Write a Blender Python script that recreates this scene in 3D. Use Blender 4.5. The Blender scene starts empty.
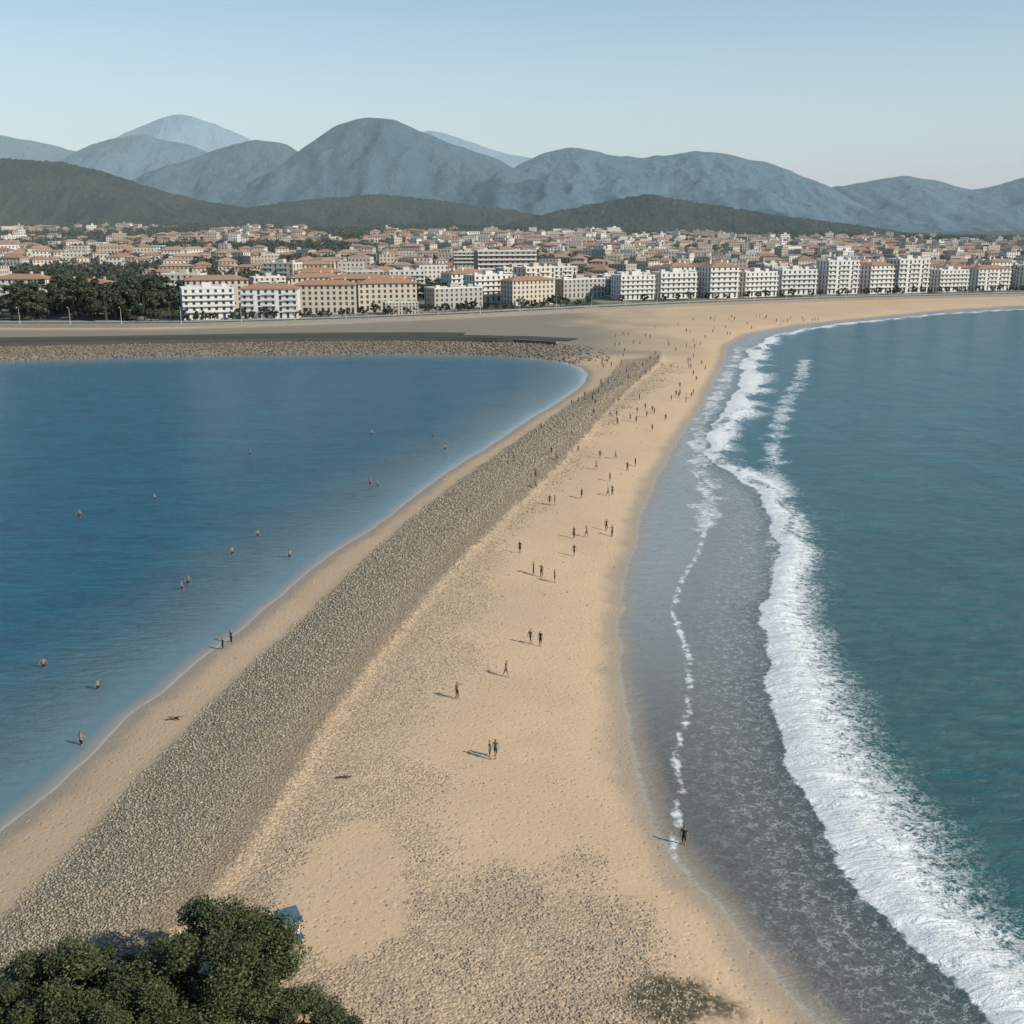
import bpy, math, random
import numpy as np
from mathutils import Vector
random.seed(7); RG=np.random.default_rng(11)
sc=bpy.context.scene; COL=sc.collection
HC=50.0
# ------------------------------------------------------------------ survey of the place (metres, camera foot = origin, y = inland)
LAG=[(-49,40),(-46,62),(-43.4,83.1),(-42.4,88.9),(-40.8,96.6),(-40.3,106.6),(-38.6,113.1),(-37.1,121.8),(-34.9,130.0),(-32.9,141.3),(-30.9,152.1),(-28.5,164.7),(-24.1,179.2),(-20.5,194.2),(-16.3,212.5),(-11.2,231.3),(-2.9,259.7),(4.8,287.7),(12.3,312.8),(19.5,338.1),(24.3,360.3),(26.3,380),(25.3,397.1),(20.3,415.4),(7.1,430.6),(-12.8,439.6),(-45.2,443.1),(-104.2,438.1),(-160.1,427.9),(-194.6,420.2),(-400,400),(-3000,360),(-3000,-200),(-60,-200)]
SEA=[(27,30),(19.8,57.2),(18.1,62.6),(17.0,66.7),(15.6,71.9),(13.9,75.8),(12.9,82.3),(11.7,90.7),(11.3,100.8),(12.0,110.4),(12.2,121.8),(14.6,143.3),(16.9,156.9),(19.7,173.1),(24.1,192.7),(29,216.9),(36.3,247.6),(47.2,287.7),(62,342.4),(80.4,421.4),(92.2,475.7),(109.5,520.1),(148.8,573.4),(198.9,617.6),(266.3,676.9),(326.7,711),(389.6,738.8),(700,850),(1500,1080),(5000,1500),(5000,-200),(40,-200)]
RIDL=[(-40,50),(-37.3,69.5),(-35.7,76.5),(-34.6,87.2),(-32.6,101.9),(-30.1,117.3),(-26.4,135.4),(-22.8,156.9),(-17.6,182.4),(-10.3,212.5),(-.5,247.6),(13.1,295.6),(27.4,342.4),(40,400),(46,450)]
RIDR=[(-27,50),(-23.3,66.7),(-21,74.7),(-19.8,83.9),(-18.1,99.7),(-15.2,117.3),(-11,139.3),(-6.4,159.4),(-.3,182.4),(7.6,212.5),(18.7,259.7),(26.7,295.6),(41.3,353.5),(54,400),(62,450)]
SMO=[(2,50),(-1,66),(-2.4,73.7),(-5.3,83.9),(-6,96.6),(-3.5,110),(-1.6,135),(1.2,161),(9,200),(20,248),(36,300),(60,380)]
BRK=[(31.8,50),(31.4,57.2),(30.6,60.3),(29.6,63.6),(28.4,67.8),(27,72.5),(26.7,77.9),(26.5,84.7),(26.1,91.7),(26.9,100.8),(27.9,110.4),(30.4,121.8),(32.4,133.6),(34.4,141.3),(38.8,154.5),(43.3,170.2),(46,189.2),(47.5,204.1),(46.3,212.5),(44.9,226.3),(43.4,241.9),(45.2,259.7),(51.7,280.2),(60.3,304),(70.8,342.4),(84.9,405.9),(97.6,456.1),(115.7,505.9),(141.7,545.5),(185.4,591.6),(248.5,645.9),(315,685.1),(380,714),(700,825)]
BRW=([50,57,72,85,100,110,122,133,141,154,170,190,204,226,260,280,304,342,406,456,505,545,590,645,685,900],[9,9,9,10.5,9.5,10,8,8,6.8,5.5,6.8,5.8,7,8,8,8,10,10,11,9,7,6,5,4.5,4,4])
SWA=[(12.5,76),(14,83.9),(15.4,90.7),(15.7,96.6),(19.4,110.4),(21.2,123.3),(21.6,139.3),(24.7,152.1),(29.9,167.4),(34.3,185.7),(37.1,208.2),(38.8,231.3),(42,247.6)]
OUTL=[(112,420),(96,365),(79,315),(68,275),(60,248),(55.5,227),(51.5,205),(47.5,182),(41.5,158)]
INL=[(33,180),(37,200),(40,225),(43,245),(46,268),(51,290),(61,325),(74,375),(84,415),(96,465)]
WF=[(-3000,520),(-600,556),(-165,560),(-100,585),(-40,617),(80,694),(193,748),(373,811),(700,930),(1500,1200),(5000,1700)]
WFX=[p[0] for p in WF]; WFY=[p[1] for p in WF]

def segd(P,line):
    x,y=P; best=np.full(x.shape,1e18); sg=np.ones(x.shape)
    for (ax,ay),(bx,by) in zip(line[:-1],line[1:]):
        dx,dy=bx-ax,by-ay; L=dx*dx+dy*dy
        t=np.clip(((x-ax)*dx+(y-ay)*dy)/L,0,1)
        qx=x-ax-t*dx; qy=y-ay-t*dy; d=qx*qx+qy*qy
        c=dx*(y-ay)-dy*(x-ax)
        m=d<best-1e-9; best=np.where(m,d,best); sg=np.where(m,np.sign(c),sg)
    return np.sqrt(best),sg
def polysd(P,poly):           # positive outside (land)
    x,y=P; line=poly+[poly[0]]; d,_=segd(P,line); ins=np.zeros(x.shape,bool)
    for (ax,ay),(bx,by) in zip(line[:-1],line[1:]):
        if ay==by: continue
        c=((ay>y)!=(by>y))&(x<(bx-ax)*(y-ay)/(by-ay)+ax); ins^=c
    return np.where(ins,-d,d)
def vn(x,y,seed=0):
    xi=np.floor(x).astype(np.int64); yi=np.floor(y).astype(np.int64); fx=x-xi; fy=y-yi
    fx=fx*fx*(3-2*fx); fy=fy*fy*(3-2*fy)
    def h(a,b):
        k=(a*374761393+b*668265263+seed*98245165)&0xffffffff
        k=((k^(k>>13))*1274126177)&0xffffffff; k=k^(k>>16)
        return (k&0xffff)/65535.0
    return (h(xi,yi)*(1-fx)+h(xi+1,yi)*fx)*(1-fy)+(h(xi,yi+1)*(1-fx)+h(xi+1,yi+1)*fx)*fy
def fbm(x,y,s,o=4,seed=0):
    r=0;a=.5;n=0
    for i in range(o):
        r=r+a*vn(x/s,y/s,seed+i*17); n+=a; a*=.5; s*=.5
    return r/n
def sst(x,a,b):
    t=np.clip((x-a)/(b-a),0,1); return t*t*(3-2*t)
def fields(x,y):
    P=(x,y); F={}
    wob=(fbm(x,y,7,3,5)-.5)*1.6+(fbm(x,y,24,2,9)-.5)*2.0
    F['dl']=polysd(P,LAG)+wob*.6; F['ds']=polysd(P,SEA)+wob
    d,s=segd(P,RIDL); dL=-d*s; d,s=segd(P,RIDR); dR=d*s
    F['rid']=np.minimum(np.minimum(dL,dR),(400-y)*.04+(fbm(x,y,30,3,51)-.5)*5*sst(y,330,400))
    F['rt']=np.clip(dL/(np.abs(dL)+np.abs(dR)+1e-6),0,1)
    d,s=segd(P,SMO); F['smo']=-d*s      # + on the smooth side
    F['dR']=-dR
    return F
def townz(x,y):
    yc=np.interp(x,WFX,WFY); s=np.clip((y-yc)/1400,0,1.25)
    A=np.interp(x,[-600,0,500,1000],[33,29,22,17])
    return 1.2*sst(y,yc-60,yc-20)+A*s**1.05+ 7.0*sst(s,.05,.4)*(fbm(x,y,190,2,3)-.5)*2
def gz_from(F,x,y):
    d=np.minimum(F['dl'],F['ds'])
    h=np.where(d>0,2.3*(1-np.exp(-np.maximum(d,0)/13)),np.maximum(d*.13,-7))
    r=sst(F['rid'],-1.5,3.5)*(0.35+.9*sst(F['rt'],0,.75))
    return h+r+(fbm(x,y,9,3,2)-.5)*.3*sst(d,1,8)+townz(x,y)
def GZ(x,y):
    x=np.atleast_1d(np.asarray(x,float)); y=np.atleast_1d(np.asarray(y,float))
    return gz_from(fields(x,y),x,y)

# ------------------------------------------------------------------ mesh helpers
def mk(name,V,F,mats,mi=None,smooth=False,attrs=None,link=True,vcol=None):
    me=bpy.data.meshes.new(name); V=np.ascontiguousarray(V,dtype=np.float32)
    if isinstance(F,np.ndarray):
        k=F.shape[1]; n=len(F)
        me.vertices.add(len(V)); me.vertices.foreach_set('co',V.ravel())
        me.loops.add(F.size); me.loops.foreach_set('vertex_index',F.astype(np.int32).ravel())
        me.polygons.add(n); me.polygons.foreach_set('loop_start',(np.arange(n)*k).astype(np.int32))
        me.update(calc_edges=True)
    else:
        me.from_pydata(V.tolist(),[],F); me.update()
    for m in mats: me.materials.append(m)
    if mi is not None: me.polygons.foreach_set('material_index',np.asarray(mi,dtype=np.int32))
    me.polygons.foreach_set('use_smooth',np.full(len(me.polygons),smooth))
    for a,(dom,vals) in (attrs or {}).items():
        at=me.attributes.new(a,'FLOAT',dom); at.data.foreach_set('value',np.asarray(vals,dtype=np.float32))
    me.update()
    if not link: return me
    return place(me,name)
def place(me,name,loc=(0,0,0),rz=0,s=1):
    o=bpy.data.objects.new(name,me); COL.objects.link(o); o.location=loc; o.rotation_euler=(0,0,rz)
    o.scale=(s,s,s) if not isinstance(s,tuple) else s
    return o

# ------------------------------------------------------------------ node helper
class G:
    def __init__(s,name):
        s.m=bpy.data.materials.new(name); s.m.use_nodes=True; s.t=s.m.node_tree; s.b=s.t.nodes['Principled BSDF']
    def set(s,inp,v):
        if isinstance(v,bpy.types.NodeSocket): s.t.links.new(v,inp)
        elif isinstance(v,(tuple,list)) and len(v)==3 and inp.type=='RGBA': inp.default_value=(*v,1)
        else: inp.default_value=v
    def n(s,t,**k):
        nd=s.t.nodes.new(t)
        for a,b in k.items(): setattr(nd,a,b)
        return nd
    def M(s,op,a,b=None,c=None,clamp=False):
        nd=s.n('ShaderNodeMath',operation=op,use_clamp=clamp)
        for i,v in enumerate((a,b,c)):
            if v is not None: s.set(nd.inputs[i],v)
        return nd.outputs[0]
    def mix(s,f,a,b):
        nd=s.n('ShaderNodeMix',data_type='RGBA'); s.set(nd.inputs[0],f); s.set(nd.inputs[6],a); s.set(nd.inputs[7],b); return nd.outputs[2]
    def ss(s,x,a,b):
        nd=s.n('ShaderNodeMapRange',interpolation_type='SMOOTHSTEP'); s.set(nd.inputs[0],x); nd.inputs[1].default_value=a; nd.inputs[2].default_value=b; return nd.outputs[0]
    def at(s,name): return s.n('ShaderNodeAttribute',attribute_name=name).outputs['Fac']
    def pos(s): return s.n('ShaderNodeNewGeometry').outputs['Position']
    def noise(s,v,sc,det=4,ro=.55,dist=0):
        nd=s.n('ShaderNodeTexNoise'); s.set(nd.inputs['Vector'],v); nd.inputs['Scale'].default_value=sc; nd.inputs['Detail'].default_value=det; nd.inputs['Roughness'].default_value=ro; nd.inputs['Distortion'].default_value=dist; return nd.outputs['Fac']
    def vor(s,v,sc,feat='F1'):
        nd=s.n('ShaderNodeTexVoronoi',feature=feat); s.set(nd.inputs['Vector'],v); nd.inputs['Scale'].default_value=sc; return nd
    def vmul(s,v,t):
        nd=s.n('ShaderNodeVectorMath',operation='MULTIPLY'); s.set(nd.inputs[0],v); nd.inputs[1].default_value=t; return nd.outputs[0]
    def bump(s,h,st,dist):
        nd=s.n('ShaderNodeBump'); s.set(nd.inputs['Height'],h); s.set(nd.inputs['Strength'],st); nd.inputs['Distance'].default_value=dist; s.t.links.new(nd.outputs[0],s.b.inputs['Normal']); return nd
    def out(s,col,rough,spec=.3):
        s.set(s.b.inputs['Base Color'],col); s.set(s.b.inputs['Roughness'],rough); s.b.inputs['Specular IOR Level'].default_value=spec; return s.m
def simple(name,c1,c2,rough=.8,scale=1.0,spec=.3):
    g=G(name); return g.out(g.mix(g.noise(g.n('ShaderNodeTexCoord').outputs['Object'],scale,5),c1,c2),rough,spec)

# ------------------------------------------------------------------ ground sheet
a=60; NX=640; xs=a*np.sinh(np.linspace(-math.asinh(9000/a),math.asinh(9000/a),NX))
ys=np.concatenate([[-80,-40,0,25,40],np.geomspace(50,14000,580)]); NY=len(ys)
X,Y=np.meshgrid(xs,ys); x=X.ravel(); y=Y.ravel()
F=fields(x,y); z=gz_from(F,x,y)
idx=np.arange(NX*NY).reshape(NY,NX)
Q=np.stack([idx[:-1,:-1],idx[:-1,1:],idx[1:,1:],idx[1:,:-1]],-1).reshape(-1,4)
yc=np.interp(x,WFX,WFY)
shore=np.minimum(F['dl'],F['ds'])
def ellf(x,y): return sst(1-np.hypot((x+12.3)/5.2,(y-73)/9.5)+(fbm(x,y,4,3,8)-.5)*.5,-.05,.2)
def botf(x,y): return sst(77-y+(fbm(x,y,6,3,31)-.5)*12-np.where(x>0,.2*x,0),-2,5)*sst(12.0+(60-y)*.12-x+(fbm(x,y,5,3,35)-.5)*6,-2,3)
pz=.5*sst(-F['smo']+(fbm(x,y,6,3,36)-.5)*9,-1.5,6)*sst(F['dR'],-1,.5)
pz=np.maximum(pz,.6*botf(x,y)*sst(F['dR'],-1,1))
pz=pz*(1-ellf(x,y))*sst(380-y,0,60)
weed=sst(1-np.hypot((x-11.0)/4.2,(y-61)/3.0)+(fbm(x,y,2.5,3,77)-.5)*.9,0,.4)
north=sst(60-x+(fbm(x,y,25,3,14)-.5)*60,-30,40)*sst(y,412,432)*(1-sst(y-yc,-48,-36))
g=G('beach_ground'); p=g.pos()
n1=g.noise(p,.22,5); n2=g.noise(p,2.2,5,.65); n0=g.noise(p,.035,4)
sand=g.mix(n1,(.66,.475,.30),(.55,.39,.245))
sand=g.mix(g.M('MULTIPLY',n2,.42),sand,(.41,.29,.18))
sand=g.mix(g.M('MULTIPLY',g.ss(n0,.42,.62),.4),sand,(.46,.335,.22))
vf_=g.vor(p,1.3); foot=g.M('SUBTRACT',1,g.ss(vf_.outputs['Distance'],.05,.28))   # trampled hollows
sand=g.mix(g.M('MULTIPLY',foot,.22),sand,(.36,.26,.17))
sh=g.at('shore'); wet=g.M('SUBTRACT',1,g.ss(g.M('ADD',sh,g.M('MULTIPLY',g.M('SUBTRACT',n1,.5),4)),.4,3.6))
sand=g.mix(g.M('MULTIPLY',wet,.78),sand,(.30,.24,.18))
v=g.vor(p,4.6); vs=g.n('ShaderNodeSeparateColor'); g.set(vs.inputs[0],v.outputs['Color'])
stone=g.mix(vs.outputs[0],(.26,.20,.14),(.44,.355,.255))
stone=g.mix(g.ss(v.outputs['Distance'],.35,.8),stone,(.16,.122,.085))
stone=g.mix(g.M('MULTIPLY',n1,.5),stone,(.32,.25,.175))
stone=g.mix(g.M('MULTIPLY',g.ss(g.at('rt'),.72,.93),.5),stone,(.15,.118,.085))
rm=g.ss(g.M('ADD',g.at('rid'),g.M('MULTIPLY',g.M('SUBTRACT',n2,.5),4)),-.4,.9)
pm=g.ss(g.M('SUBTRACT',g.M('ADD',g.at('pz'),g.M('MULTIPLY',g.M('SUBTRACT',n2,.5),.9)),vs.outputs[1]),-.05,.05)
mask=g.M('MAXIMUM',rm,g.M('MULTIPLY',pm,.6))
nm=g.at('north')
col=g.mix(mask,sand,stone)
col=g.mix(g.M('MULTIPLY',g.at('bot'),g.M('MULTIPLY',g.ss(n2,.35,.65),.35)),col,(.30,.225,.15))
col=g.mix(g.M('MULTIPLY',nm,.9),col,g.mix(n2,(.27,.24,.195),(.14,.13,.10)))
col=g.mix(g.M('MULTIPLY',g.at('weed'),g.ss(n2,.3,.55)),col,(.08,.065,.04))
tw=g.at('town')
tcol=g.mix(g.ss(g.noise(p,.03,4),.42,.55),(.055,.065,.035),(.24,.215,.175))
tcol=g.mix(g.ss(tw,1150,1500),tcol,(.045,.058,.035))
col=g.mix(g.ss(tw,-28,-18),col,tcol)
bh=g.M('ADD',g.M('MULTIPLY',g.M('SUBTRACT',1,v.outputs['Distance']),g.M('MAXIMUM',g.ss(g.at('rid'),-1,1),g.at('pz'))),g.M('MULTIPLY',n2,.6))
bh=g.M('SUBTRACT',bh,g.M('MULTIPLY',foot,.35))
g.bump(bh,.6,.22)
GM=g.out(col,g.M('SUBTRACT',.95,g.M('MULTIPLY',wet,.45)),.25)
V=np.stack([x,y,z],-1)
mk('ground',V,Q,[GM],smooth=True,attrs={'shore':('POINT',shore),'rid':('POINT',F['rid']),'rt':('POINT',F['rt']),'pz':('POINT',pz),'weed':('POINT',weed),'town':('POINT',y-yc),'north':('POINT',north),'bot':('POINT',botf(x,y)*(1-ellf(x,y))*(F['dR']>0))})

# ------------------------------------------------------------------ water sheets
d,s=segd((x,y),BRK); br=-d*s; bw=np.interp(y,*BRW)
d2,_=segd((x,y),SWA)
edge=(fbm(x,y,5,3,41)-.5)*2.6+(fbm(x,y,18,2,44)-.5)*5*sst(y,120,240)
br=br+edge
dO,_=segd((x,y),OUTL); dI,_=segd((x,y),INL)
def water(name,key,lag):
    dd=F[key]; keep=(dd[Q].min(1)<4)&(y[Q].max(1)<2500)
    q=Q[keep]; u,inv=np.unique(q.ravel(),return_inverse=True)
    xx,yy=x[u],y[u]
    w=-dd[u]
    amp=np.clip(w/25,0,1)*(.05 if lag else .25)
    zz=amp*((fbm(xx+yy*.25,yy*.35,9,3,60)-.5)*2)
    if not lag:
        r=br[u]/bw[u]
        zz=zz+.55*np.exp(-((r-.3)/.28)**2)+.06*np.exp(-(d2[u]/.8)**2)
    g=G(name); p=g.pos(); off=g.at('off')
    n1=g.noise(p,.05,4,.6); n2=g.noise(p,.6,4,.6)
    rp=g.noise(g.vmul(p,(.22,.75,1)),1.0,5,.7,.6); rp2=g.noise(g.vmul(p,(.05,.16,1)),1.0,4,.7,.4)
    rip=g.ss(g.M('ADD',g.M('MULTIPLY',rp,.6),g.M('MULTIPLY',rp2,.4)),.38,.62)  # ripple streaks: light and dark of the waves painted into the water colour
    pw=g.vmul(p,(.5,1.2,1))
    if lag:
        c=g.mix(n1,(.006,.115,.185),(.012,.145,.22))
        o=g.M('ADD',off,g.M('MULTIPLY',g.M('SUBTRACT',n1,.5),14))
        c=g.mix(rip,c,(.003,.080,.135))
        c=g.mix(g.M('MULTIPLY',g.M('SUBTRACT',1,g.ss(o,1,30)),.75),c,(.15,.21,.215))
        c=g.mix(g.M('SUBTRACT',1,g.ss(off,-.5,2.6)),c,(.34,.275,.21))
        foam=g.M('MULTIPLY',g.M('SUBTRACT',1,g.ss(off,.0,.5)),.2)
        wn=g.noise(pw,.7,6,.68,.4); wn2=g.noise(pw,3.5,2,.6)
        bs=1.0;bd=.9
    else:
        yy_=g.at('yy')
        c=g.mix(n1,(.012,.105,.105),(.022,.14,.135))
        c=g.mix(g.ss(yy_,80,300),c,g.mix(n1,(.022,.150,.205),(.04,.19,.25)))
        c=g.mix(g.M('MULTIPLY',rip,.7),c,(.006,.078,.100))
        o=g.at('br'); 
        near=g.mix(g.ss(yy_,75,170),(.15,.132,.11),(.29,.315,.32))
        v=g.vor(p,3.6); grav=g.M('MULTIPLY',g.M('SUBTRACT',1,g.ss(yy_,75,125)),g.ss(v.outputs['Distance'],.2,.75))
        near=g.mix(g.M('MULTIPLY',grav,.65),near,(.05,.043,.036))
        near=g.mix(g.M('MULTIPLY',g.ss(n2,.45,.75),.5),near,(.21,.215,.205))
        near=g.mix(g.M('MULTIPLY',g.M('SUBTRACT',1,g.ss(g.at('sws'),-1.0,.6)),.40),near,(.14,.145,.14))
        c=g.mix(g.ss(g.M('ADD',o,g.M('MULTIPLY',g.M('SUBTRACT',n1,.5),8)),-5,9),near,c)
        c=g.mix(g.M('SUBTRACT',1,g.ss(off,-.3,3.2)),c,(.35,.28,.21))
        r=g.at('r'); f1=g.noise(p,1.0,8,.72,.5)
        pv=g.n('ShaderNodeVectorMath',operation='ADD'); g.set(pv.inputs[0],p)
        nc=g.n('ShaderNodeTexNoise'); g.set(nc.inputs['Vector'],p); nc.inputs['Scale'].default_value=1.0; nc.inputs['Detail'].default_value=4
        sc_=g.n('ShaderNodeVectorMath',operation='SCALE'); g.set(sc_.inputs[0],nc.outputs['Color']); sc_.inputs['Scale'].default_value=2.6; g.set(pv.inputs[1],sc_.outputs[0])
        lace=g.vor(pv.outputs[0],1.5,'DISTANCE_TO_EDGE').outputs['Distance']
        lac=g.M('SUBTRACT',1,g.ss(lace,.0,.22))
        lf=g.noise(g.vmul(p,(.07,.05,1)),1,3,.6)
        gap=g.M('MULTIPLY',g.M('MULTIPLY',g.M('SUBTRACT',1,g.ss(lf,.38,.56)),g.ss(yy_,120,230)),.36)
        dens=g.M('ADD',g.M('MULTIPLY',f1,1.3),g.M('MULTIPLY',lac,.16))
        dens=g.M('SUBTRACT',g.M('SUBTRACT',dens,g.M('MULTIPLY',r,.48)),gap)
        foam=g.M('MULTIPLY',g.ss(dens,.14,.48),g.ss(g.M('ADD',o,g.M('MULTIPLY',g.M('SUBTRACT',f1,.5),2.5)),-.25,.2))
        foam=g.M('MULTIPLY',foam,g.M('SUBTRACT',1,g.ss(g.M('ADD',r,g.M('MULTIPLY',g.M('SUBTRACT',f1,.5),1.6)),.8,1.6)))
        sw=g.M('SUBTRACT',1,g.ss(g.M('ADD',g.at('sw'),g.M('MULTIPLY',g.M('SUBTRACT',n2,.5),1.8)),.04,.55))
        sw=g.M('MULTIPLY',g.M('MULTIPLY',sw,g.ss(f1,.36,.55)),.9)
        q0=g.M('MULTIPLY',g.M('SUBTRACT',g.noise(p,.13,4,.6),.5),14)
        def line(atn,wd_,st_):
            return g.M('MULTIPLY',g.M('MULTIPLY',g.M('SUBTRACT',1,g.ss(g.M('ABSOLUTE',g.M('ADD',g.at(atn),q0)),0,wd_)),g.ss(g.M('ADD',f1,g.M('MULTIPLY',lf,.4)),.58,.78)),st_)
        ol=line('dO',2.8,.9); il=line('dI',2.6,.85)
        se=g.M('MULTIPLY',g.M('SUBTRACT',1,g.ss(g.M('ADD',off,g.M('MULTIPLY',g.M('SUBTRACT',f1,.5),2)),.1,.6)),.15)
        thin=g.M('MULTIPLY',g.M('MULTIPLY',g.ss(g.M('SUBTRACT',f1,g.M('MULTIPLY',lace,.8)),.42,.56),g.M('SUBTRACT',1,g.ss(g.M('ABSOLUTE',o),2,13))),.32)
        foam=g.M('MAXIMUM',g.M('MAXIMUM',foam,sw),g.M('MAXIMUM',g.M('MAXIMUM',ol,il),g.M('MAXIMUM',se,thin)))
        wn=g.noise(pw,.45,7,.68,.5); wn2=g.noise(pw,3.2,2,.6)
        bs=1.0;bd=1.2
    c=g.mix(foam,c,(.84,.84,.82))
    hb=g.M('ADD',wn,g.M('MULTIPLY',wn2,.14))
    if lag: hb=g.M('MULTIPLY',hb,g.ss(off,0,12))
    else: hb=g.M('MULTIPLY',hb,g.M('ADD',.25,g.M('MULTIPLY',.75,g.ss(o,-6,8))))
    g.bump(hb,bs,bd)
    rr=g.M('ADD',.16,g.M('MULTIPLY',foam,.6))
    m=g.out(c,rr,.38)
    d3,s3=segd((xx,yy),SWA)
    at={'off':('POINT',w),'yy':('POINT',yy),'br':('POINT',br[u]),'r':('POINT',br[u]/bw[u]),'sw':('POINT',d2[u]),'sws':('POINT',d3*s3),'dO':('POINT',dO[u]),'dI':('POINT',dI[u])}
    mk(name,np.stack([xx,yy,zz],-1),inv.reshape(-1,4),[m],smooth=True,attrs=at)
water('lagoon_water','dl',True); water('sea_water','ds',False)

# ------------------------------------------------------------------ stones
phi=(1+5**.5)/2
ICO=np.array([(-1,phi,0),(1,phi,0),(-1,-phi,0),(1,-phi,0),(0,-1,phi),(0,1,phi),(0,-1,-phi),(0,1,-phi),(phi,0,-1),(phi,0,1),(-phi,0,-1),(-phi,0,1)]); ICO/=np.linalg.norm(ICO[0])
IF=np.array([(0,11,5),(0,5,1),(0,1,7),(0,7,10),(0,10,11),(1,5,9),(5,11,4),(11,10,2),(10,7,6),(7,1,8),(3,9,4),(3,4,2),(3,2,6),(3,6,8),(3,8,9),(4,9,5),(2,4,11),(6,2,10),(8,6,7),(9,8,1)])
def stones(name,px,py,pz_,size,mat,flat=.6,rnd=None,sink=.12):
    n=len(px)
    B=ICO[None]*(1+RG.uniform(-.18,.18,(n,12,1)))
    B=B*(size[:,None,None]*.5)*np.stack([RG.uniform(.8,1.3,n),RG.uniform(.7,1.0,n),RG.uniform(flat*.7,flat*1.2,n)],-1)[:,None,:]
    t=RG.uniform(0,6.28,n); c,s_=np.cos(t)[:,None],np.sin(t)[:,None]
    vx=B[...,0]*c-B[...,1]*s_+px[:,None]; vy=B[...,0]*s_+B[...,1]*c+py[:,None]; vz=B[...,2]+pz_[:,None]+size[:,None]*sink
    V=np.stack([vx,vy,vz],-1).reshape(-1,3); Fs=(IF[None]+np.arange(n)[:,None,None]*12).reshape(-1,3)
    if rnd is None: rnd=RG.uniform(0,1,n)
    return mk(name,V,Fs,[mat],smooth=True,attrs={'rnd':('POINT',np.repeat(rnd,12))})
g=G('pebble_stone'); r=g.at('rnd'); c=g.mix(r,(.19,.145,.10),(.53,.425,.31)); c=g.mix(g.M('MULTIPLY',g.ss(g.M('FRACT',g.M('MULTIPLY',r,13.7)),.75,.8),.5),c,(.34,.295,.24))
PEB=g.out(c,.9,.2)
n=400000; px=RG.uniform(-42,60,n); py=50+(RG.uniform(0,1,n)**1.9)*350
k=px<14+np.clip((py-150)*.2,0,50); px,py=px[k],py[k]; n=len(px)
Fp=fields(px,py); cl=fbm(px,py,3.5,3,12); el=ellf(px,py)
pr=np.where(Fp['rid']+(cl-.5)*3>0,1.0,0)
pm_=.34*sst(-Fp['smo']+(fbm(px,py,6,3,36)-.5)*9,-1.5,6)*(Fp['dR']>-1)*(1-el)*sst(cl,.25,.65)
bot=.44*botf(px,py)*(Fp['dR']>-1)*(1-el)*sst(cl,.25,.55)
spr=.003
k=(RG.uniform(0,1,n)<np.maximum(np.maximum(pr,pm_),np.maximum(bot,spr)))&(np.minimum(Fp['ds'],Fp['dl'])>.8)
px,py=px[k],py[k]; pzv=GZ(px,py)
rn=RG.uniform(.1,1,len(px))
rn=np.where(Fp['rid'][k]>0,rn*(.85-.5*sst(Fp['rt'][k],.75,.93)),rn)
rn=np.where((bot[k]>.2)&(Fp['rid'][k]<=0),rn*.7,rn)
size=RG.uniform(.11,.27,len(px))*(1+np.clip((py-90)/160,0,1.2))
stones('beach_pebbles',px,py,pzv,size,PEB,rnd=rn,sink=.05)
print('pebbles',len(px))
g=G('revetment_rock'); r=g.at('rnd'); ROCK=g.out(g.mix(r,(.10,.082,.062),(.25,.20,.15)),.9,.2)
n=60000; px=RG.uniform(-420,60,n); py=RG.uniform(395,520,n); Fp=fields(px,py); ycp=np.interp(px,WFX,WFY)
k=(Fp['dl']>-.5)&(py-ycp<-70)&(Fp['dl']<30+(fbm(px,py,20,3,15)-.5)*8)&(py>408)&(RG.uniform(0,1,n)<sst(45-px,0,50))
px,py=px[k],py[k]; stones('rock_revetment',px,py,GZ(px,py),RG.uniform(.5,1.2,len(px)),ROCK,.6)

# ------------------------------------------------------------------ foliage
def leafquads(C,S,upb=.3):
    n=len(C); a=RG.normal(size=(n,3)); a[:,2]*=1-upb; a/=np.linalg.norm(a,axis=1,keepdims=True)
    b=np.cross(a,RG.normal(size=(n,3))); b/=np.linalg.norm(b,axis=1,keepdims=True)
    S=S[:,None]; V=np.stack([C-a*S,C-b*S*.55,C+a*S,C+b*S*.55],1).reshape(-1,3)
    return V,np.arange(n*4).reshape(n,4)
def tube(pts,rad,seg=7):
    V=[];Fc=[]
    for i,(q,r_) in enumerate(zip(pts,rad)):
        q=Vector(q); dr=(Vector(pts[min(i+1,len(pts)-1)])-Vector(pts[max(i-1,0)])).normalized()
        u=dr.orthogonal().normalized(); w_=dr.cross(u)
        for j in range(seg):
            t=6.2832*j/seg; V.append(tuple(q+(u*math.cos(t)+w_*math.sin(t))*r_))
        if i:
            for j in range(seg): Fc.append(((i-1)*seg+j,(i-1)*seg+(j+1)%seg,i*seg+(j+1)%seg,i*seg+j))
    return V,Fc
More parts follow.
